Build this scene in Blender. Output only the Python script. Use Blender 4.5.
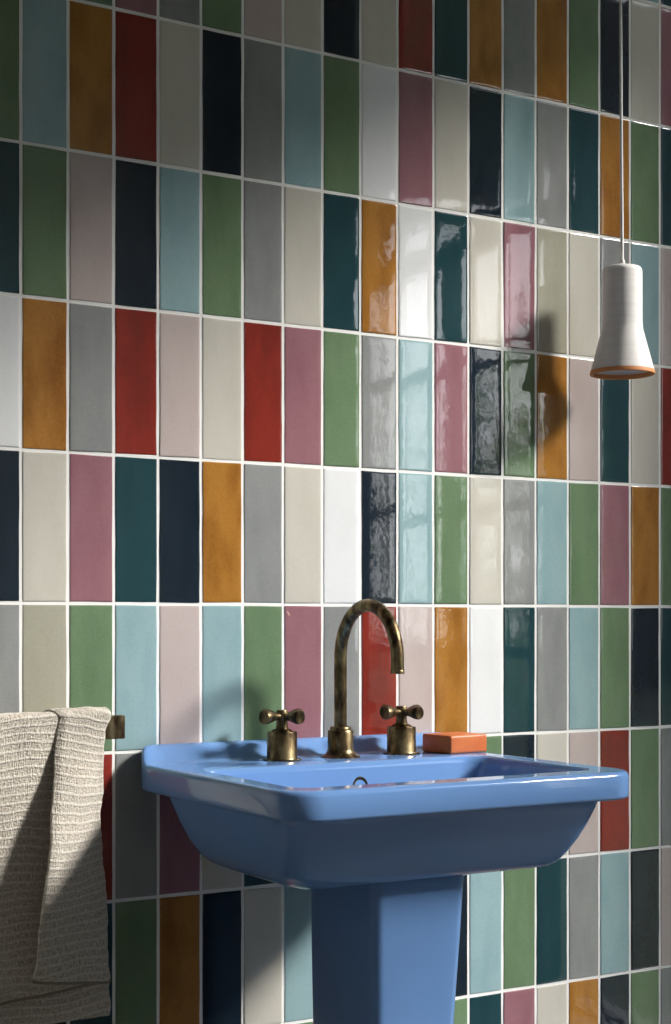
import bpy, bmesh, math, random
from math import sin, cos, pi, radians, sqrt, atan2
from mathutils import Vector, Matrix, noise

random.seed(7)
for o in list(bpy.data.objects):
    bpy.data.objects.remove(o)
S = bpy.context.scene
COL = S.collection

# ------------------------------------------------------------------ camera
CAM_Z = 1.046                      # eye height above the floor
Z = lambda rel: CAM_Z + rel        # heights are measured from eye level
cam_data = bpy.data.cameras.new('camera')
cam = bpy.data.objects.new('camera', cam_data)
COL.objects.link(cam)
cam.location = (-0.71055, -2.00139, CAM_Z)
cam.rotation_euler = (pi / 2, 0, 1.03204 - pi / 2)
cam_data.sensor_width = 36
cam_data.sensor_fit = 'AUTO'
cam_data.lens = 36 * 1574.2 / 1024
cam_data.shift_y = 107.8 / 1024
cam_data.clip_start = 0.02
S.camera = cam

# ------------------------------------------------------------------ light
S.view_settings.view_transform = 'Standard'
S.view_settings.look = 'None'
S.view_settings.gamma = 1
S.view_settings.use_curve_mapping = False
S.view_settings.exposure = 0.0

KX, KZ = 1.38, 1.12                # sun travel per metre towards the wall
sun_d = bpy.data.lights.new('sun', 'SUN')
sun_d.energy = 6.6
sun_d.angle = radians(10.0)
sun_d.color = (1.0, 0.965, 0.91)
sun = bpy.data.objects.new('sun', sun_d)
COL.objects.link(sun)
sun.location = (6, -4, 4)
sun.rotation_euler = Vector((-KX, 1, -KZ)).to_track_quat('-Z', 'Y').to_euler()

world = bpy.data.worlds.new('sky')
S.world = world
world.use_nodes = True
wn = world.node_tree.nodes
wl = world.node_tree.links
wn.clear()
w_out = wn.new('ShaderNodeOutputWorld')
w_bg = wn.new('ShaderNodeBackground')
w_tc = wn.new('ShaderNodeTexCoord')
w_sep = wn.new('ShaderNodeSeparateXYZ')
w_ramp = wn.new('ShaderNodeValToRGB')
w_ramp.color_ramp.elements[0].position = 0.0
w_ramp.color_ramp.elements[0].color = (0.97, 0.98, 1.0, 1)
w_ramp.color_ramp.elements[1].position = 0.8
w_ramp.color_ramp.elements[1].color = (0.46, 0.52, 0.60, 1)
e = w_ramp.color_ramp.elements.new(0.19)
e.color = (0.95, 0.97, 1.0, 1)
e = w_ramp.color_ramp.elements.new(0.26)
e.color = (0.50, 0.52, 0.55, 1)
w_bg.inputs['Strength'].default_value = 5.9
wl.new(w_tc.outputs['Generated'], w_sep.inputs[0])
wl.new(w_sep.outputs['Z'], w_ramp.inputs[0])
wl.new(w_ramp.outputs[0], w_bg.inputs[0])
wl.new(w_bg.outputs[0], w_out.inputs[0])


# ------------------------------------------------------------------ materials
def srgb(r, g, b):
    f = lambda c: (c / 255 / 12.92) if c / 255 <= .04045 else ((c / 255 + .055) / 1.055) ** 2.4
    return (f(r), f(g), f(b), 1)


def mat_base(name):
    m = bpy.data.materials.new(name)
    m.use_nodes = True
    nt = m.node_tree
    b = nt.nodes['Principled BSDF']
    return m, nt, b


def simple(name, col, rough=.5, metal=0.0, bump=None, var=None, coat=0.0, spec=None):
    """bump = (scale, distance); var = (scale, second colour, amount)"""
    m, nt, b = mat_base(name)
    b.inputs['Base Color'].default_value = col
    b.inputs['Roughness'].default_value = rough
    b.inputs['Metallic'].default_value = metal
    b.inputs['Coat Weight'].default_value = coat
    b.inputs['Coat Roughness'].default_value = 0.03
    if spec is not None:
        b.inputs['Specular IOR Level'].default_value = spec
    tc = nt.nodes.new('ShaderNodeTexCoord')
    if var:
        n = nt.nodes.new('ShaderNodeTexNoise')
        n.inputs['Scale'].default_value = var[0]
        n.inputs['Detail'].default_value = 5
        nt.links.new(tc.outputs['Object'], n.inputs['Vector'])
        r = nt.nodes.new('ShaderNodeValToRGB')
        r.color_ramp.elements[0].position = .35
        r.color_ramp.elements[1].position = .68
        r.color_ramp.elements[0].color = col
        r.color_ramp.elements[1].color = var[1]
        nt.links.new(n.outputs['Fac'], r.inputs[0])
        nt.links.new(r.outputs[0], b.inputs['Base Color'])
    if bump:
        n = nt.nodes.new('ShaderNodeTexNoise')
        n.inputs['Scale'].default_value = bump[0]
        n.inputs['Detail'].default_value = 4
        nt.links.new(tc.outputs['Object'], n.inputs['Vector'])
        bp = nt.nodes.new('ShaderNodeBump')
        bp.inputs['Strength'].default_value = 1
        bp.inputs['Distance'].default_value = bump[1]
        nt.links.new(n.outputs['Fac'], bp.inputs['Height'])
        nt.links.new(bp.outputs[0], b.inputs['Normal'])
    return m


def tile_mat(name, col, dark, streak=.5):
    """hand-dipped glaze: fine speckle, slow vertical clouds of a deeper tone, wavy gloss"""
    m, nt, b = mat_base(name)
    L = nt.links
    tc = nt.nodes.new('ShaderNodeTexCoord')
    mp = nt.nodes.new('ShaderNodeMapping')
    mp.inputs['Scale'].default_value = (26, 26, 9)
    L.new(tc.outputs['Object'], mp.inputs[0])
    n1 = nt.nodes.new('ShaderNodeTexNoise')
    n1.inputs['Scale'].default_value = 1.0
    n1.inputs['Detail'].default_value = 3
    L.new(mp.outputs[0], n1.inputs['Vector'])
    r1 = nt.nodes.new('ShaderNodeMapRange')
    r1.inputs[1].default_value = .42
    r1.inputs[2].default_value = .70
    r1.inputs[3].default_value = 0
    r1.inputs[4].default_value = streak
    L.new(n1.outputs['Fac'], r1.inputs[0])
    n2 = nt.nodes.new('ShaderNodeTexNoise')
    n2.inputs['Scale'].default_value = 420
    n2.inputs['Detail'].default_value = 2
    L.new(tc.outputs['Object'], n2.inputs['Vector'])
    r2 = nt.nodes.new('ShaderNodeMapRange')
    r2.inputs[1].default_value = .35
    r2.inputs[2].default_value = .70
    r2.inputs[3].default_value = 0
    r2.inputs[4].default_value = .30
    L.new(n2.outputs['Fac'], r2.inputs[0])
    ad = nt.nodes.new('ShaderNodeMath')
    ad.operation = 'ADD'
    ad.use_clamp = True
    L.new(r1.outputs[0], ad.inputs[0])
    L.new(r2.outputs[0], ad.inputs[1])
    mx = nt.nodes.new('ShaderNodeMix')
    mx.data_type = 'RGBA'
    mx.inputs[6].default_value = col
    mx.inputs[7].default_value = dark
    L.new(ad.outputs[0], mx.inputs[0])
    L.new(mx.outputs[2], b.inputs['Base Color'])
    b.inputs['Roughness'].default_value = .045
    b.inputs['Specular IOR Level'].default_value = .62
    nb = nt.nodes.new('ShaderNodeTexNoise')
    nb.inputs['Scale'].default_value = 80
    nb.inputs['Detail'].default_value = 1.2
    nb.inputs['Roughness'].default_value = .55
    L.new(tc.outputs['Object'], nb.inputs['Vector'])
    bp = nt.nodes.new('ShaderNodeBump')
    bp.inputs['Strength'].default_value = 1
    bp.inputs['Distance'].default_value = .00006
    L.new(nb.outputs['Fac'], bp.inputs['Height'])
    L.new(bp.outputs[0], b.inputs['Normal'])
    return m


TILE = {
    'G': ('green_glaze', (114, 138, 106), (92, 118, 86), .5),
    'B': ('sky_blue_glaze', (154, 182, 186), (130, 164, 170), .5),
    'O': ('ochre_glaze', (178, 124, 56), (140, 90, 36), .8),
    'R': ('brick_red_glaze', (144, 52, 42), (104, 40, 34), .6),
    'C': ('cream_glaze', (208, 204, 193), (194, 189, 176), .4),
    'N': ('navy_glaze', (32, 43, 54), (22, 32, 42), .5),
    'Y': ('grey_glaze', (150, 152, 151), (128, 130, 130), .5),
    'P': ('rose_glaze', (156, 112, 120), (138, 92, 102), .5),
    'T': ('teal_glaze', (38, 70, 76), (26, 56, 62), .5),
    'W': ('white_glaze', (238, 239, 240), (226, 228, 230), .3),
    'L': ('blush_glaze', (198, 184, 180), (184, 168, 164), .4),
    'S': ('sage_glaze', (172, 170, 154), (156, 154, 136), .4),
}
KEYS = list(TILE)
tile_mats = [tile_mat(TILE[k][0], srgb(*TILE[k][1]), srgb(*TILE[k][2]), TILE[k][3]) for k in KEYS]
M_grout = simple('white_grout', srgb(246, 245, 242), .9, bump=(500, .0003))
M_plaster = simple('pale_plaster', srgb(212, 209, 204), .85, bump=(60, .0008))
M_floor = simple('slate_floor', srgb(100, 98, 95), .5, var=(3, srgb(84, 83, 80)))
M_frame = simple('dark_steel_frame', srgb(38, 42, 48), .45, .3)
M_blue = simple('blue_ceramic', srgb(112, 152, 208), .075, spec=.45)
M_brass, nt, b = mat_base('aged_brass')
b.inputs['Metallic'].default_value = 1
b.inputs['Roughness'].default_value = .3
tc = nt.nodes.new('ShaderNodeTexCoord')
mp = nt.nodes.new('ShaderNodeMapping'); mp.inputs['Scale'].default_value = (1, 1, .45)
nt.links.new(tc.outputs['Object'], mp.inputs[0])
n = nt.nodes.new('ShaderNodeTexNoise'); n.inputs['Scale'].default_value = 75; n.inputs['Detail'].default_value = 6
nt.links.new(mp.outputs[0], n.inputs['Vector'])
r = nt.nodes.new('ShaderNodeValToRGB')
r.color_ramp.elements[0].position = .36; r.color_ramp.elements[0].color = srgb(58, 48, 36)
r.color_ramp.elements[1].position = .66; r.color_ramp.elements[1].color = srgb(164, 148, 112)
e = r.color_ramp.elements.new(.52); e.color = srgb(116, 99, 72)
nt.links.new(n.outputs['Fac'], r.inputs[0]); nt.links.new(r.outputs[0], b.inputs['Base Color'])
r2 = nt.nodes.new('ShaderNodeMapRange'); r2.inputs[3].default_value = .5; r2.inputs[4].default_value = .28
nt.links.new(n.outputs['Fac'], r2.inputs[0]); nt.links.new(r2.outputs[0], b.inputs['Roughness'])
M_soap = simple('terracotta_soap', srgb(204, 114, 58), .45, bump=(90, .0003), var=(30, srgb(194, 100, 54)))
M_white = simple('matt_white_ceramic', srgb(228, 224, 220), .6, bump=(14, .0004))
M_lip = simple('raw_clay_lip', srgb(214, 140, 82), .6)
M_diff = simple('frosted_diffuser', srgb(222, 222, 224), .4)
M_cord = simple('white_cord', srgb(244, 243, 240), .7)
# lampshade: faint horizontal turning marks
nt = M_white.node_tree
tc = nt.nodes.new('ShaderNodeTexCoord'); mp = nt.nodes.new('ShaderNodeMapping')
mp.inputs['Scale'].default_value = (6, 6, 160)
nn = nt.nodes.new('ShaderNodeTexNoise'); nn.inputs['Scale'].default_value = 1
nt.links.new(tc.outputs['Object'], mp.inputs[0]); nt.links.new(mp.outputs[0], nn.inputs['Vector'])
rr = nt.nodes.new('ShaderNodeValToRGB')
rr.color_ramp.elements[0].color = srgb(214, 208, 203); rr.color_ramp.elements[1].color = srgb(238, 236, 234)
nt.links.new(nn.outputs['Fac'], rr.inputs[0])
nt.links.new(rr.outputs[0], nt.nodes['Principled BSDF'].inputs['Base Color'])

# woven linen with raised ribs; the rib coordinate is the cloth's own length (UV v)
M_linen, nt, b = mat_base('ribbed_linen')
L = nt.links
b.inputs['Roughness'].default_value = .95
b.inputs['Specular IOR Level'].default_value = .1
b.inputs['Sheen Weight'].default_value = .25
tc = nt.nodes.new('ShaderNodeTexCoord')
nd = nt.nodes.new('ShaderNodeTexNoise'); nd.inputs['Scale'].default_value = 7
L.new(tc.outputs['UV'], nd.inputs['Vector'])
sep = nt.nodes.new('ShaderNodeSeparateXYZ'); L.new(tc.outputs['UV'], sep.inputs[0])
ma = nt.nodes.new('ShaderNodeMath'); ma.operation = 'MULTIPLY_ADD'
ma.inputs[1].default_value = .024
L.new(nd.outputs['Fac'], ma.inputs[0]); L.new(sep.outputs['Y'], ma.inputs[2])
mu = nt.nodes.new('ShaderNodeMath'); mu.operation = 'MULTIPLY'; mu.inputs[1].default_value = 2 * pi / .0108
L.new(ma.outputs[0], mu.inputs[0])
si = nt.nodes.new('ShaderNodeMath'); si.operation = 'SINE'; L.new(mu.outputs[0], si.inputs[0])
rib = nt.nodes.new('ShaderNodeMapRange')
rib.inputs[1].default_value = .25; rib.inputs[2].default_value = 1.0
L.new(si.outputs[0], rib.inputs[0])
mp = nt.nodes.new('ShaderNodeMapping'); mp.inputs['Scale'].default_value = (260, 420, 1)
L.new(tc.outputs['UV'], mp.inputs[0])
nw = nt.nodes.new('ShaderNodeTexNoise'); nw.inputs['Scale'].default_value = 1; nw.inputs['Detail'].default_value = 3
L.new(mp.outputs[0], nw.inputs['Vector'])
mp2 = nt.nodes.new('ShaderNodeMapping'); mp2.inputs['Scale'].default_value = (700, 110, 1)
L.new(tc.outputs['UV'], mp2.inputs[0])
nw2 = nt.nodes.new('ShaderNodeTexNoise'); nw2.inputs['Scale'].default_value = 1; nw2.inputs['Detail'].default_value = 2
L.new(mp2.outputs[0], nw2.inputs['Vector'])
sm = nt.nodes.new('ShaderNodeMath'); sm.operation = 'ADD'
L.new(nw.outputs['Fac'], sm.inputs[0]); L.new(nw2.outputs['Fac'], sm.inputs[1])
cr = nt.nodes.new('ShaderNodeMapRange')
cr.inputs[1].default_value = .72; cr.inputs[2].default_value = 1.25
L.new(sm.outputs[0], cr.inputs[0])
mx = nt.nodes.new('ShaderNodeMix'); mx.data_type = 'RGBA'
mx.inputs[6].default_value = srgb(158, 148, 133); mx.inputs[7].default_value = srgb(222, 214, 202)
L.new(cr.outputs[0], mx.inputs[0])
mx2 = nt.nodes.new('ShaderNodeMix'); mx2.data_type = 'RGBA'
mx2.inputs[7].default_value = srgb(236, 230, 220)
rm = nt.nodes.new('ShaderNodeMath'); rm.operation = 'MULTIPLY'; rm.inputs[1].default_value = .45
L.new(rib.outputs[0], rm.inputs[0]); L.new(rm.outputs[0], mx2.inputs[0]); L.new(mx.outputs[2], mx2.inputs[6])
L.new(mx2.outputs[2], b.inputs['Base Color'])
hh = nt.nodes.new('ShaderNodeMath'); hh.operation = 'MULTIPLY_ADD'; hh.inputs[1].default_value = 2.1
L.new(sm.outputs[0], hh.inputs[0]); L.new(rib.outputs[0], hh.inputs[2])
bp = nt.nodes.new('ShaderNodeBump'); bp.inputs['Distance'].default_value = .0008
L.new(hh.outputs[0], bp.inputs['Height']); L.new(bp.outputs[0], b.inputs['Normal'])

# window glass: thin pane, mostly clear with a fresnel gloss
M_glass = bpy.data.materials.new('window_glass'); M_glass.use_nodes = True
nt = M_glass.node_tree; nt.nodes.clear()
go = nt.nodes.new('ShaderNodeOutputMaterial'); gt = nt.nodes.new('ShaderNodeBsdfTransparent')
gg = nt.nodes.new('ShaderNodeBsdfGlossy'); gg.inputs['Roughness'].default_value = .01
gm = nt.nodes.new('ShaderNodeMixShader'); gm.inputs[0].default_value = .05
nt.links.new(gt.outputs[0], gm.inputs[1])
nt.links.new(gg.outputs[0], gm.inputs[2]); nt.links.new(gm.outputs[0], go.inputs[0])


# ------------------------------------------------------------------ helpers
def obj(name, verts, faces, mats, parent=None, smooth=True, fmats=None, loc=None):
    me = bpy.data.meshes.new(name)
    me.from_pydata([tuple(v) for v in verts], [], faces)
    for m in (mats if isinstance(mats, (list, tuple)) else [mats]):
        me.materials.append(m)
    if fmats:
        me.polygons.foreach_set('material_index', fmats)
    if smooth:
        me.polygons.foreach_set('use_smooth', [True] * len(me.polygons))
    me.update()
    o = bpy.data.objects.new(name, me)
    COL.objects.link(o)
    if parent is not None:
        o.parent = parent
    if loc:
        o.location = loc
    return o


def recalc(o):
    bm = bmesh.new(); bm.from_mesh(o.data)
    bmesh.ops.recalc_face_normals(bm, faces=bm.faces)
    bm.to_mesh(o.data); bm.free()
    return o


def auto(o, ang=35):
    o.data.set_sharp_from_angle(angle=radians(ang))
    return o


def boxes(name, bl, mat, parent=None, kind=None, bevel=0.0):
    """several boxes (x0,x1,y0,y1,z0,z1) making one mesh"""
    bm = bmesh.new()
    for x0, x1, y0, y1, z0, z1 in bl:
        g = bmesh.ops.create_cube(bm, size=1)['verts']
        for v in g:
            v.co = Vector(((x0 + x1) / 2 + v.co.x * (x1 - x0), (y0 + y1) / 2 + v.co.y * (y1 - y0), (z0 + z1) / 2 + v.co.z * (z1 - z0)))
    if bevel:
        bmesh.ops.bevel(bm, geom=bm.edges[:], offset=bevel, segments=3, affect='EDGES', profile=.6)
    me = bpy.data.meshes.new(name); bm.to_mesh(me); bm.free()
    me.materials.append(mat)
    o = bpy.data.objects.new(name, me); COL.objects.link(o)
    if parent is not None: o.parent = parent
    if kind: o['kind'] = kind
    return o


def lathe(name, prof, mat, parent=None, seg=48, mtx=None, cap=True):
    """prof: list of (radius, height) revolved about z"""
    vs, fs = [], []
    for r_, h_ in prof:
        for k in range(seg):
            a = 2 * pi * k / seg
            v = Vector((r_ * cos(a), r_ * sin(a), h_))
            vs.append(mtx @ v if mtx else v)
    for i in range(len(prof) - 1):
        for k in range(seg):
            a, b_ = i * seg + k, i * seg + (k + 1) % seg
            fs.append((a, b_, b_ + seg, a + seg))
    if cap:
        fs.append(tuple(range(seg))[::-1])
        n0 = (len(prof) - 1) * seg
        fs.append(tuple(range(n0, n0 + seg)))
    o = obj(name, vs, fs, mat, parent)
    recalc(o); auto(o, 38)
    return o


def tube(name, pts, rad, mat, parent=None, seg=24):
    vs, fs = [], []
    pts = [Vector(p) for p in pts]
    n_ = len(pts)
    ref = Vector((1, 0, 0))
    for i, p in enumerate(pts):
        t = (pts[min(i + 1, n_ - 1)] - pts[max(i - 1, 0)]).normalized()
        u = (ref - t * ref.dot(t)).normalized()
        w = t.cross(u)
        r_ = rad[i] if isinstance(rad, list) else rad
        for k in range(seg):
            a = 2 * pi * k / seg
            vs.append(p + (u * cos(a) + w * sin(a)) * r_)
    for i in range(n_ - 1):
        for k in range(seg):
            a, b_ = i * seg + k, i * seg + (k + 1) % seg
            fs.append((a, b_, b_ + seg, a + seg))
    fs.append(tuple(range(seg))[::-1]); fs.append(tuple(range((n_ - 1) * seg, n_ * seg)))
    o = obj(name, vs, fs, mat, parent)
    recalc(o); auto(o, 50)
    return o


def empty(name, loc, label, cat, group=None):
    o = bpy.data.objects.new(name, None)
    COL.objects.link(o)
    o.location = loc
    o.empty_display_size = .05
    tag(o, label, cat, group)
    return o


def tag(o, label, cat, group=None):
    o['label'] = label; o['category'] = cat; o['kind'] = 'thing'
    if group: o['group'] = group


def rrect(x0, x1, y0, y1, r_, z=0, ns=14, nc=8):
    """rounded rectangle loop, constant vertex count"""
    out = []
    r_ = max(r_, 1e-4)
    cs = [((x1 - r_, y0 + r_), -pi / 2), ((x1 - r_, y1 - r_), 0), ((x0 + r_, y1 - r_), pi / 2), ((x0 + r_, y0 + r_), pi)]
    arcs = [[(c[0] + r_ * cos(a0 + pi / 2 * k / nc), c[1] + r_ * sin(a0 + pi / 2 * k / nc)) for k in range(nc + 1)] for c, a0 in cs]
    for i in range(4):
        out += arcs[i]
        p, q = arcs[i][-1], arcs[(i + 1) % 4][0]
        for k in range(1, ns):
            t = k / ns
            out.append((p[0] + (q[0] - p[0]) * t, p[1] + (q[1] - p[1]) * t))
    return [Vector((x, y, z)) for x, y in out]


def loft(name, loops, mat, parent=None, cap0=True, cap1=True, ang=40):
    vs, fs = [], []
    n_ = len(loops[0])
    for lp in loops: vs += lp
    for i in range(len(loops) - 1):
        for k in range(n_):
            a, b_ = i * n_ + k, i * n_ + (k + 1) % n_
            fs.append((a, b_, b_ + n_, a + n_))
    def cap(base, flip):
        c = sum((vs[base + k] for k in range(n_)), Vector()) / n_
        vs.append(c); ci = len(vs) - 1
        for k in range(n_):
            t = (base + k, base + (k + 1) % n_, ci)
            fs.append(t[::-1] if flip else t)
    if cap0: cap(0, True)
    if cap1: cap((len(loops) - 1) * n_, False)
    o = obj(name, vs, fs, mat, parent)
    recalc(o); auto(o, ang)
    return o


def sstep(a, b_, x):
    t = max(0, min(1, (x - a) / (b_ - a)))
    return t * t * (3 - 2 * t)


# ------------------------------------------------------------------ the room
PX, PZ = .065975, .203             # tile pitch
X_L, X_R, Y_F, H_C = -1.95, 2.0, -3.3, 3.30
ROW0 = Z(.022176)                  # a horizontal joint just above eye level
GAP = .0045

# known tiles: rows from the ceiling down, first letter = column whose left joint is at x = -PX
ROWS = {   # row index k: tile between joints ROW0 + k*PZ and ROW0 + (k+1)*PZ
    4: 'CNGPYGLCNCRTOYOGNCP',
    3: 'GBORCNYBGWPCNBYTOGT',
    2: 'TGLNBGYCTOWTCPSCYBLG',
    1: 'WOYRLCRPGYBPNGOLTCRO',
    0: 'NCPTNOYCWNBGCYBGPOGT',
    -1: 'YSGBLBGPYRLOWTYBGNTC',
    -2: 'PBRYPCTOGLCGGNCLRGYB',
    -3: 'GNTGONCBLYONBGTYBNLR',
    -4: 'OTTPCRYGNGCGTPCONGYB',
    5: 'BTCOLGRNYPCBTGWOLBTG',
}
rt = random.Random(5)


def key_at(row, colm):
    s = ROWS.get(row)
    if s and 0 <= colm < len(s):
        return s[colm]
    rr_ = random.Random(row * 977 + colm * 131 + 17)
    return rr_.choice('GBORCNYPTWLSGBOCNT')


V, F, FM = [], [], []
SPECIAL = (1 + KEYS.index('P'), (2 + 20) * 211 + 12 + 100)   # this tile sits proud at its top edge
def tile(x0, x1, z0, z1, mi, seed):
    rs = random.Random(seed)
    xs = [0, .5, 1.5, 3.2]; w = (x1 - x0) * 1000; h_ = (z1 - z0) * 1000
    if w < 8 or h_ < 8: return
    lx = [0, .45, 1.3, 3.2] + [3.2 + (w - 6.4) * k / 5 for k in range(1, 5)] + [w - 3.2, w - 1.3, w - .45, w]
    lz = [0, .45, 1.3, 3.2] + [3.2 + (h_ - 6.4) * k / 12 for k in range(1, 12)] + [h_ - 3.2, h_ - 1.3, h_ - .45, h_]
    tx, tz = rs.uniform(-.0045, .0045), rs.uniform(-.0035, .0035)
    if (mi, seed) == SPECIAL: tz = -.010
    cv = rs.uniform(-.08, .16)
    base = len(V)
    cx, cz = (x0 + x1) / 2, (z0 + z1) / 2
    for j, b_ in enumerate(lz):
        for i, a in enumerate(lx):
            x = x0 + a / 1000; z = z0 + b_ / 1000
            e_ = min(a, w - a, b_, h_ - b_)
            prof = -1.6 if e_ <= 0 else (-.35 if e_ < 1 else (-.08 if e_ < 2 else 0))
            # wavering edge
            wob = .00075 * noise.noise(Vector((x * 22 + seed, z * 22, 3.1)))
            wob2 = .00075 * noise.noise(Vector((x * 22, z * 22 + seed, 8.7)))
            fx = max(0, 1 - min(a, w - a) / 8); fz = max(0, 1 - min(b_, h_ - b_) / 8)
            y = -.0034 - prof / 1000 + (x - cx) * tx + (z - cz) * tz
            y -= cv / 1000 * ((1 - ((x - cx) * 2000 / w) ** 2) + (1 - ((z - cz) * 2000 / h_) ** 2)) * .35
            V.append((x + wob * fx, y, z + wob2 * fz))
    n_ = len(lx)
    for j in range(len(lz) - 1):
        for i in range(n_ - 1):
            a = base + j * n_ + i
            F.append((a, a + 1, a + n_ + 1, a + n_)); FM.append(mi)


c_lo = math.floor(X_L / PX); c_hi = math.ceil(X_R / PX)
for row in range(-5, 11):
    z0 = ROW0 + row * PZ + GAP / 2; z1 = z0 + PZ - GAP
    z0c, z1c = max(z0, .002), min(z1, H_C - .002)
    if z1c - z0c < .01: continue
    for c in range(c_lo, c_hi):
        x0 = c * PX + GAP / 2; x1 = x0 + PX - GAP
        x0, x1 = max(x0, X_L + .001), min(x1, X_R - .001)
        tile(x0, x1, z0c, z1c, 1 + KEYS.index(key_at(row, c + 1)), (row + 20) * 211 + c + 100)
# grout bed and wall body behind the tiles
gb = len(V)
for x, y, z in [(X_L, -.0022, 0), (X_R, -.0022, 0), (X_R, -.0022, H_C), (X_L, -.0022, H_C),
                (X_L, .12, 0), (X_R, .12, 0), (X_R, .12, H_C), (X_L, .12, H_C)]:
    V.append((x, y, z))
for f_ in [(0, 1, 2, 3), (4, 7, 6, 5), (0, 4, 5, 1), (3, 2, 6, 7), (0, 3, 7, 4), (1, 5, 6, 2)]:
    F.append(tuple(gb + i for i in f_)); FM.append(0)
wall = obj('wall_back', V, F, [M_grout] + tile_mats, None, True, FM)
auto(wall, 40)
wall['kind'] = 'structure'

boxes('floor', [(X_L - .12, X_R + .12, Y_F - .12, .12, -.1, 0)], M_floor, kind='structure')
boxes('ceiling', [(X_L - .12, X_R + .12, Y_F - .12, .12, H_C, H_C + .1)], M_plaster, kind='structure')
boxes('wall_left', [(X_L - .12, X_L, Y_F - .12, .12, 0, H_C)], M_plaster, kind='structure')
boxes('wall_front', [(X_L, X_R, Y_F - .12, Y_F, 0, H_C)], M_plaster, kind='structure')

# right wall with two openings: a tall one added near the tiles, raked to shape the sunlight, a window further back
A0, A1, AB = -2.30, -.735, .0                    # y range, bottom
AT = lambda y: Z(1.74 + (-.95 - y) * .42)        # raked head of the added opening
B0, B1, BB, BT = -2.42, -1.417, Z(-.55), Z(1.115)
AS = Z(1.14)                                      # where the added opening runs on over the lower window
T = .05


def prism(name, polys, x0, x1, mat, kind=None, parent=None):
    vs, fs = [], []
    for pl in polys:
        b0 = len(vs); n_ = len(pl)
        for x in (x0, x1):
            vs.extend((x, y, z) for y, z in pl)
        fs.append(tuple(b0 + k for k in range(n_))[::-1]); fs.append(tuple(b0 + n_ + k for k in range(n_)))
        for k in range(n_):
            q = (k + 1) % n_
            fs.append((b0 + k, b0 + q, b0 + n_ + q, b0 + n_ + k))
    o = obj(name, vs, fs, mat, parent, False)
    recalc(o)
    if kind: o['kind'] = kind
    return o


prism('wall_right', [[(A1, 0), (0, 0), (0, H_C), (A1, H_C)],
                     [(A0, AT(A0)), (A1, AT(A1)), (A1, H_C), (A0, H_C)],
                     [(B1, 0), (-1.395, 0), (-1.395, AS), (B1, AS)],
                     [(A0, BT), (B1, BT), (B1, AS), (A0, AS)],
                     [(B0, BT), (A0, BT), (A0, H_C), (B0, H_C)],
                     [(B0, 0), (B1, 0), (B1, BB), (B0, BB)],
                     [(Y_F, 0), (B0, 0), (B0, H_C), (Y_F, H_C)]], X_R, X_R + T, M_plaster, 'structure')


def window(name, y0, y1, z0, z1, ys, zs, fw=.03, bw=.035):
    xm = X_R + .004
    bl = [(xm, xm + .05, y0, y0 + fw, z0, z1), (xm, xm + .05, y1 - fw, y1, z0, z1),
          (xm, xm + .05, y0, y1, z0, z0 + fw), (xm, xm + .05, y0, y1, z1 - fw, z1)]
    for y in ys: bl.append((xm, xm + .05, y - bw, y + bw, z0, z1))
    for z in zs: bl.append((xm + .005, xm + .045, y0, y1, z - .016, z + .016))
    w = boxes(name, bl, M_frame, kind='structure')
    boxes('pane', [(xm + .022, xm + .028, y0 + .01, y1 - .01, z0 + .01, z1 - .01)], M_glass, w)
    return w


f_ = .012
apoly = [(-1.395, AB), (A1, AB), (A1, AT(A1)), (A0, AT(A0)), (A0, AS), (-1.395, AS)]
ipoly = [(-1.395 + f_, AB + f_), (A1 - f_, AB + f_), (A1 - f_, AT(A1) - f_), (A0 + f_, AT(A0) - f_), (A0 + f_, AS + f_), (-1.395 + f_, AS + f_)]
w1 = prism('added_sun_opening', [[apoly[k], apoly[(k + 1) % 6], ipoly[(k + 1) % 6], ipoly[k]] for k in range(6)], X_R + .01, X_R + .045, M_frame, 'structure')
prism('pane', [[ipoly[0], ipoly[1], ipoly[2], (ipoly[0][0], AT(ipoly[0][0]) - f_)], [ipoly[5], (ipoly[0][0], AT(ipoly[0][0]) - f_), ipoly[3], ipoly[4]]], X_R + .025, X_R + .030, M_glass, None, w1)  # glass of the added sun opening
window('window_2', B0, B1, BB, BT, [-1.895], [Z(.751), Z(.327), Z(-.1)])

# ------------------------------------------------------------------ washbasin
basin = empty('washbasin', (.42, -.226, 0),
              'blue glazed ceramic pedestal washbasin mounted against the multicoloured tiled wall', 'washbasin')
BO = Matrix.Translation((-.42, .226, 0))


def up(v, z0):
    """raised back ledge, sweeping up out of the deck and the side rims"""
    s = sstep(-.047, -.018, v.y)
    return .024 * s


X0, X1, YF = .157, .682, -.452
HR = -.196
loops = []
def add(x0, x1, y0, y1, r_, z, lift=False, ns=14):
    lp = rrect(x0, x1, y0, y1, r_, Z(z))
    if lift:
        for v in lp: v.z += up(v, z)
    loops.append([BO @ v for v in lp])
# bowl, from its underside up to the apron
add(.330, .500, -.320, -.250, .024, -.3310)
add(.256, .598, -.343, -.170, .024, -.3295)
add(.226, .619, -.354, -.142, .024, -.3260)
add(.212, .627, -.362, -.124, .024, -.3195)
add(.200, .632, -.373, -.110, .025, -.3080)
add(.188, .635, -.392, -.101, .025, -.2880)
add(.178, .636, -.410, -.095, .025, -.2660)
add(.170, .637, -.425, -.090, .025, -.2440)
add(.166, .638, -.431, -.087, .026, -.2330)
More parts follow.
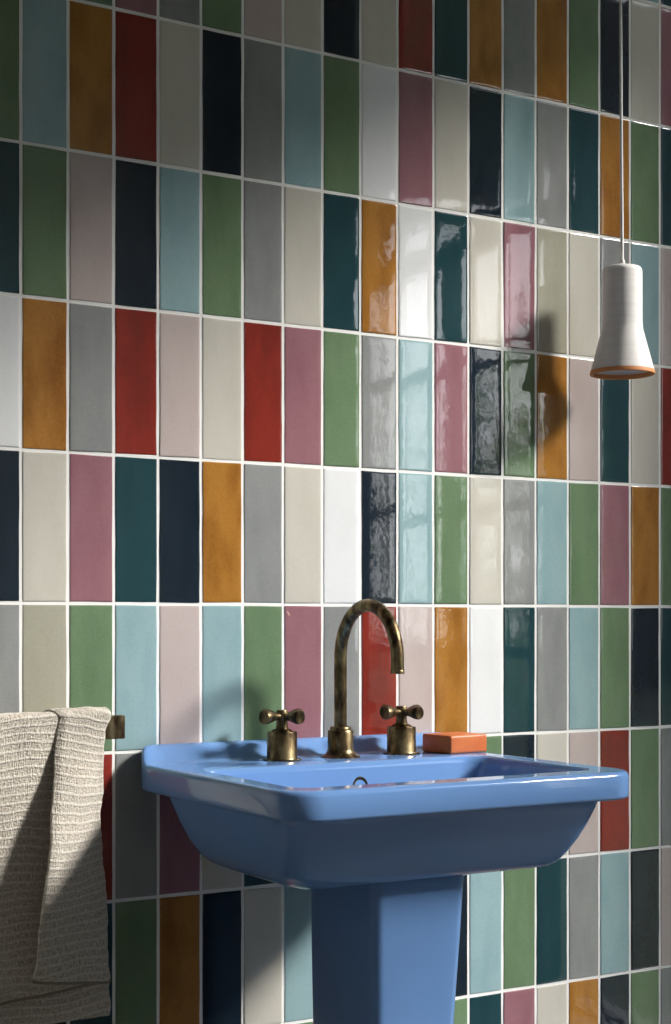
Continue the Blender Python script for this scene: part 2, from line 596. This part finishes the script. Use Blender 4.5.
# apron
add(X0 + .006, X1 - .006, YF + .006, -.003, .042, -.2325)
add(X0 + .001, X1 - .001, YF + .001, -.002, .045, -.2305)
add(X0, X1, YF, -.002, .046, -.2275)
for t, dz in ((0, .0075), (0.0009, .0045), (.0028, .0018), (.0055, .0004), (.009, 0)):
    add(X0 + t, X1 - t, YF + t, -.002 - t * .4, .046 - t, HR - dz, True)
def mid(x0, x1, y0, y1, r_, z): add(x0, x1, y0, y1, r_, z, True)
mid(.168, .668, -.436, -.012, .036, HR)
mid(.174, .660, -.428, -.026, .034, HR)
mid(.180, .653, -.421, -.040, .032, HR)
mid(.184, .648, -.416, -.062, .030, HR)
mid(.187, .646, -.413, -.100, .028, HR)
mid(.189, .644, -.411, -.135, .028, HR)
add(.191, .642, -.409, -.143, .028, HR - .0008)
add(.194, .639, -.406, -.148, .028, HR - .0035)
add(.197, .635, -.403, -.151, .028, HR - .010)
add(.202, .622, -.398, -.155, .030, HR - .035)
add(.215, .600, -.390, -.170, .040, HR - .068)
add(.235, .570, -.375, -.190, .050, HR - .090)
add(.290, .510, -.345, -.215, .050, HR - .099)
add(.385, .425, -.300, -.262, .018, HR - .103)
# sharper subdivision of the rear sides is not needed: the loops carry the sweep
loft('bowl', loops, M_blue, basin, ang=60)

# pedestal
loops = []
for z, x0, x1, y0, y1, r_ in ((-.322, .345, .489, -.331, -.160, .014), (-.34, .3455, .488, -.331, -.160, .014), (-.42, .347, .484, -.328, -.159, .014),
                              (-.50, .3495, .479, -.325, -.157, .014), (-.62, .353, .473, -.320, -.155, .014), (-.80, .356, .469, -.318, -.154, .014),
                              (-.92, .357, .466, -.322, -.152, .014), (-1.0, .350, .474, -.330, -.148, .014), (-1.046, .342, .482, -.338, -.144, .014)):
    loops.append([BO @ v for v in rrect(x0, x1, y0, y1, r_, Z(z))])
loft('pedestal', loops, M_blue, basin, ang=60)
# overflow ring and waste in the bowl
MR = BO @ Matrix.Translation((.4335, -.1525, Z(-.2295))) @ Matrix.Rotation(pi / 2 - .12, 4, 'X')
ov = lathe('overflow_ring', [(.0135, -.004), (.0135, .0006), (.0128, .0018), (.0112, .0030), (.0092, .0026), (.0080, .0008), (.0078, -.004), (.002, -.004)], M_brass, basin, mtx=MR)
ov['label'] = 'aged brass overflow ring'
MW = BO @ Matrix.Translation((.405, -.281, Z(HR - .1035)))
wa = lathe('waste_plug', [(.022, 0), (.022, .002), (.019, .0032), (.016, .0032), (.0155, .0015), (.013, .002), (.004, .0045)], M_brass, basin, mtx=MW)
wa['label'] = 'aged brass waste'

# ------------------------------------------------------------------ tap fittings
DZ = Z(HR) - .0002
sp = empty('basin_spout', (.4495, -.0745, DZ), 'tall arched aged-brass spout standing between the two cross handles on the blue basin', 'faucet')
lathe('spout_base', [(.0285, 0), (.0285, .0014), (.0262, .0026), (.0225, .0046), (.0197, .0082), (.0184, .0125), (.0182, .0365), (.0172, .0385), (.0150, .0390),
                     (.0148, .0425), (.0138, .0437), (.0092, .0440)], M_brass, sp)
R_A = .0745
pts = [(0, 0, .042), (0, 0, .08), (0, 0, .12), (0, 0, .142)]
for k in range(1, 33):
    a = pi * k / 32
    pts.append((0, -R_A + R_A * cos(a), .142 + R_A * sin(a)))
pts += [(0, -2 * R_A, .132), (0, -2 * R_A, .1275)]
tube('spout_pipe', pts, .0090, M_brass, sp, 32)
lathe('aerator', [(.0094, 0), (.0094, .0045), (.0090, .0052), (.0068, .0052), (.0066, .001), (.002, .001)][::1], M_brass, sp,
      mtx=Matrix.Translation((0, -2 * R_A, .1235)))


def handle(loc, ang, label):
    t = empty('tap_handle', loc, label, 'tap handle', 'brass cross handles on the basin')
    t.rotation_euler.z = ang
    lathe('handle_base', [(.0275, 0), (.0275, .0014), (.0262, .0024), (.0216, .0026), (.0212, .0034), (.0212, .0385), (.0206, .0398), (.0150, .0400), (.0148, .0412),
                          (.0120, .0432), (.0090, .0440)], M_brass, t)
    lathe('stem', [(.0092, .0432), (.0084, .047), (.0080, .052), (.0080, .0685), (.0074, .0700), (.0035, .0704)], M_brass, t)
    for k in range(4):
        R_ = Matrix.Translation((0, 0, .0612)) @ Matrix.Rotation(k * pi / 2, 4, 'Z') @ Matrix.Rotation(pi / 2, 4, 'Y')
        lathe('arm', [(.0050, .004), (.0052, .010), (.0058, .0155), (.0074, .0215), (.0091, .0275), (.0097, .0320), (.0096, .0350), (.0089, .0362), (.0050, .0358)],
              M_brass, t, seg=32, mtx=R_)
    return t


def facing(x, y):
    return atan2(-2.0014 - y, -.7105 - x) + pi / 4


handle((.3545, -.0738, DZ), facing(.3545, -.0738), 'aged brass cross handle left of the spout, the one nearer the towel')
handle((.5555, -.0715, DZ), facing(.5555, -.0715) + .03, 'aged brass cross handle right of the spout, beside the orange soap')

# ------------------------------------------------------------------ soap
soap = boxes('soap_bar', [(0, .0735, 0, .064, 0, .0268)], M_soap, bevel=.0038)
for p in soap.data.polygons: p.use_smooth = True
soap.location = (.6085, -.121, DZ + .0004)
soap.rotation_euler.z = radians(7)
tag(soap, 'orange terracotta block of soap lying on the back deck of the blue basin', 'soap')

# ------------------------------------------------------------------ towel rail and towel
RY = -.062
rail = empty('towel_rail', (-.2, 0, Z(-.142)), 'flat aged-brass towel rail fixed to the tiles, its end showing past the towel', 'towel rail')
RO = Matrix.Translation((.2, 0, -Z(-.142)))
bar = boxes('rail_bar', [(-.62 + .2, .1205 + .2, RY - .006, RY + .006, -.0155, .0155)], M_brass, rail, bevel=.0012)
for x in (-.56, .06):
    b_ = boxes('bracket', [(x - .011 + .2, x + .011 + .2, RY + .004, -.003, -.011, .011)], M_brass, rail, bevel=.001)

# towel: one sheet folded lengthways; path in plan (t) times profile over the rail (s)
ZT = Z(-.1255)                     # rail top
NS, NT = 150, 110
tv, tf, tuv = [], [], []
UU = []
for j in range(NT + 1):
    t = j / NT
    UU.append(t)
FRONT, REAR = .352, .400
xr_top, xl_top = .0925, .006


def plan(t, d, front):
    """returns x, outward offset at distance d below the rail for path parameter t"""
    dd = max(d, 0)
    xr = .0935 - .10 * sstep(0, .02, dd) * .06 - .009 * sstep(.02, .16, dd) + .008 * sstep(.16, .36, dd)
    xr += .0022 * noise.noise(Vector((5.5, dd * 34, 1.0))) + .0016 * noise.noise(Vector((2.5, dd * 90, 7.0)))
    w1 = .72
    if t < w1:                     # the wide layer against the rail
        s = t / w1
        x = -.52 + (xr - .004 + .52) * s
        off = .003 + .006 * sstep(.0, .3, dd) * (1 + sin(x * 17 + 1.2)) * (1 - sstep(.8, 1, s)) * 1.0
        off += .004 * sstep(.1, .35, dd) * sin(x * 40)* (1 - sstep(.8, 1, s))
        if not front: off = .003
        return x, off
    w2 = .78
    gap = .0048 + .009 * sstep(.01, .3, dd)
    if t < w2:                     # the fold at the right edge
        a = pi * (t - w1) / (w2 - w1)
        x = xr - .004 + (gap / 2 + .002) * sin(a)
        off = .003 + gap * (1 - cos(a)) / 2
        return x, off
    s = (t - w2) / (1 - w2)
    if front:
        xl = .0265 - .064 * min(dd, .36) / .35 + .002 * noise.noise(Vector((9.5, dd * 40, 3.0)))
        x = xr - .004 + (xl - xr + .004) * s
        lift = .046 * sstep(.012, .19, dd) * s ** 1.6 + .010 * sin(pi * s) * sstep(.01, .09, dd) + .014 * sstep(.22, .33, dd)
        curl = .004 * sstep(.86, 1, s)
        off = .003 + gap + lift - curl
    else:
        x = xr - .004 + (.0085 - xr + .004) * s
        off = .003 + gap * .8
    return x, off


def lowend(t):
    """length of the front drop differs between the layers"""
    if t < .72: return .352 + .012 * sstep(.72, .5, t)
    return .352 - .006 * sstep(.72, .79, t) - .022 * (max(0, t - .78) / .22) ** 1.0


for i in range(NS + 1):
    for j, t in enumerate(UU):
        ttop = 0
        arc = pi * .5 * .02
        s = i / NS
        Lf = lowend(t); Lr = REAR
        # nodes: 0..REARFRAC rear, arc, front
        if s < .30:
            d = Lr * (1 - s / .30)
            x, off = plan(t, d, False)
            y = RY + .006 + off + .003 * noise.noise(Vector((x * 9, d * 9, 4)))
            x += .016 * sstep(.22, .42, d) * sstep(-.1, .12, x)
            z = ZT - d
            if y > -.010: y = -.010
            le = -d
        elif s < .40:
            u = (s - .30) / .10
            xa, oa = plan(t, 0, False); xb, ob = plan(t, 0, True)
            x = xa + (xb - xa) * u; off = oa + (ob - oa) * u
            a = pi * u
            ry = .006 + off; rz = .0015 + off
            y = RY + ry * cos(a); z = ZT + rz * sin(a)
            le = .02 * u
        else:
            d = Lf * (s - .40) / .60
            x, off = plan(t, d, True)
            y = RY - .006 - off - .0018 * noise.noise(Vector((x * 30, d * 12, 1)))
            z = ZT - d
            le = .02 + d
        z += .0012 * noise.noise(Vector((x * 60, y * 20, z * 4)))
        tv.append((x, y, z))
        lt = t / .72 * .61 if t < .72 else .61 + (t - .72) / .28 * .12
        tuv.append((lt, le + .008 * noise.noise(Vector((x * 14, s * 3, 0)))))
n_ = NT + 1
for i in range(NS):
    for j in range(NT):
        a = i * n_ + j
        tf.append((a, a + 1, a + n_ + 1, a + n_))
M_hem_shade = simple('towel_hem_shade', srgb(138, 127, 112), .95)  # front hem row, darkened to paint in the contact shadow below it
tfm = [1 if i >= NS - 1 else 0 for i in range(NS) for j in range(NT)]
towel = obj('towel', tv, tf, [M_linen, M_hem_shade], None, True, tfm)
uvl = towel.data.uv_layers.new(name='UVMap')
for lp in towel.data.loops:
    uvl.data[lp.index].uv = tuv[lp.vertex_index]
so = towel.modifiers.new('thickness', 'SOLIDIFY'); so.thickness = .0045; so.offset = 0
tag(towel, 'folded ribbed beige linen towel draped over the flat brass rail', 'towel')

# ------------------------------------------------------------------ pendant lamp
LX, LY = .9610, -.0915
LB = Z(.3885)
lamp = empty('pendant_lamp', (LX, LY, LB), 'white bell-shaped pendant lamp with an orange lip hanging by the tiles', 'lamp')
lathe('lamp_shade', [(.0500, .0068), (.0492, .0095), (.0330, .0700), (.0322, .0760), (.0317, .0850), (.0315, .1620), (.0308, .1665), (.0285, .1695), (.0230, .1715),
                     (.0100, .1735), (.0048, .1745), (.0044, .1800), (.0030, .1830), (.0012, .1835), (.0012, .168), (.026, .168), (.0285, .165), (.0287, .085), (.0300, .073), (.0450, .0068)],
      M_white, lamp, seg=72, cap=False)
lip = lathe('shade_lip', [(.0450, .0075), (.0448, .0015), (.0462, .0002), (.0490, -.0004), (.0510, .0004), (.0512, .0022), (.0501, .0066)], M_lip, lamp, seg=72, cap=False)
lip['label'] = 'orange clay lip'
lathe('diffuser', [(.0440, .010), (.0440, .012)], M_diff, lamp, seg=64)
cp = []
for k in range(41):
    u = k / 40
    z = .182 + u * (H_C - .03 - LB - .182)
    cp.append((-.0035 * sin(pi * min(1, u * 1.6)) * 1.0, 0, z))
tube('cord', cp, .0025, M_cord, lamp, 12)
lathe('ceiling_rose', [(.045, H_C - LB), (.045, H_C - LB - .018), (.041, H_C - LB - .022), (.006, H_C - LB - .026), (.004, H_C - LB - .034)], M_white, lamp)

# ------------------------------------------------------------------ outdoors, seen only as reflections in the glaze
M_ground = simple('mossy_lawn', srgb(84, 90, 66), .95, var=(8, srgb(64, 72, 50)))
M_blocker = simple('dark_blocker', srgb(52, 50, 50), .9)
M_leaf = simple('leaf_green', srgb(128, 168, 84), .5, var=(6, srgb(84, 128, 56)))
M_leaf2 = simple('pale_leaf', srgb(188, 206, 150), .5, var=(6, srgb(140, 172, 104)))
M_pink = simple('pink_petal', srgb(196, 70, 96), .6)
M_stem = simple('brown_stem', srgb(92, 72, 52), .8)
boxes('terrace_ground', [(X_R + .12, 60, -60, 30, -.25, -.05)], M_ground, kind='structure')


def shrub(loc, rad, h, n, label, lm, flowers=0, seed=1):
    rs = random.Random(seed)
    root = empty('flowering_shrub' if flowers else 'leafy_shrub', loc, label, 'shrub', 'shrubs outside the window')
    for nm, cnt, mt, sz in (('foliage', n, lm, .035), ('blossom', flowers, M_pink, .026)):
        if not cnt: continue
        vs, fs = [], []
        for _ in range(cnt):
            while True:
                p = Vector((rs.uniform(-1, 1), rs.uniform(-1, 1), rs.uniform(-1, 1)))
                if .25 < p.length < 1: break
            k = 1 + .35 * noise.noise(p * 2.3 + Vector((seed, 0, 0)))
            c = Vector((p.x * rad * k, p.y * rad * k, h * .56 + p.z * h * .44 * k))
            d = Vector((rs.uniform(-1, 1), rs.uniform(-1, 1), rs.uniform(-.4, 1))).normalized()
            q = d.cross(Vector((rs.random(), rs.random(), rs.random())).normalized()).normalized()
            s_ = sz * rs.uniform(.6, 1.3); b0 = len(vs)
            vs += [c - d * s_, c + q * s_ * .45, c + d * s_ * 1.1, c - q * s_ * .45]
            fs.append((b0, b0 + 1, b0 + 2, b0 + 3))
        obj(nm, vs, fs, mt, root, False)
    for k in range(5):
        a = k * 1.3 + seed
        tube('stem', [(0.02 * cos(a), .02 * sin(a), -.05), (rad * .2 * cos(a), rad * .2 * sin(a), h * .35), (rad * .5 * cos(a), rad * .5 * sin(a), h * .75)], [.012, .009, .004], M_stem, root, 8)


shrub((3.25, -3.20, 0), .45, 2.15, 1100, 'broad green shrub outside the window beside the terrace', M_leaf, 0, 3)
shrub((4.35, -5.00, 0), .62, 2.75, 900, 'pale green loose shrub further off behind the broad green one', M_leaf2, 0, 5)
shrub((2.75, -2.35, 0), .24, 2.35, 420, 'slender pink flowering shrub outside the window', M_leaf, 170, 12)

# dark house added to block reflections, low enough for the sun to clear it
az = lambda d, ang: (.9 + d * sin(ang), -d * cos(ang))
D_ = 26.0
bx, by = az(D_, radians(38.6)); ex, ey = az(D_, radians(78))
hh_ = .9 + D_ * math.tan(radians(24))
dv = Vector((ex - bx, ey - by, 0)); nv = Vector((-dv.y, dv.x, 0)).normalized() * -4
hv = [(bx, by, -.1), (ex, ey, -.1), (ex + nv.x, ey + nv.y, -.1), (bx + nv.x, by + nv.y, -.1)]
hv = hv + [(x, y, hh_) for x, y, z in hv]
house = empty('reflection_blocker', (bx, by, 0), 'dark house block added outside to keep sky out of the tile reflections', 'building')
hb = obj('blocker_walls', [(x - bx, y - by, z) for x, y, z in hv], [(0, 1, 5, 4), (1, 2, 6, 5), (2, 3, 7, 6), (3, 0, 4, 7), (4, 5, 6, 7), (0, 3, 2, 1)], M_blocker, house, False)
recalc(hb)

# unseen evergreens added to block sky reflections above the window
M_screen_crown = simple('screen_crown', srgb(40, 52, 36), .9, bump=(3, .2))
def evergreen(ang, dist, z0, z1, rad, label, seed):
    x, y = .75 + dist * sin(radians(ang)), -dist * cos(radians(ang))
    root = empty('screen_tree', (x, y, -.05), label, 'tree', 'evergreens added to block reflections')
    tube('screen_tree_trunk', [(0, 0, 0), (.05, 0, z0 * .5), (0, 0, z0 + 1)], [.16, .13, .10], M_stem, root, 12)
    bm = bmesh.new(); bmesh.ops.create_icosphere(bm, subdivisions=5, radius=1)
    for v in bm.verts:
        k = 1 + .16 * noise.noise(v.co * 2.2 + Vector((seed, 0, 0))) + .10 * noise.noise(v.co * 7) + .05 * noise.noise(v.co * 17)
        flat = max(-.86, v.co.z)
        v.co = Vector((v.co.x * rad * k, v.co.y * rad * k, (z0 + z1) / 2 + flat * (z1 - z0) / 2 * k))
    me = bpy.data.meshes.new('screen_tree_crown'); bm.to_mesh(me); bm.free(); me.materials.append(M_screen_crown)
    o = bpy.data.objects.new('screen_tree_crown', me); COL.objects.link(o); o.parent = root


evergreen(35.9, 22, 7.3, 12.2, 1.55, 'tall dark evergreen added to screen sky reflections, nearest the house block', 2)
evergreen(32.4, 29, 8.9, 17.0, 2.9, 'tall dark evergreen added to screen sky reflections, further from the house block', 9)
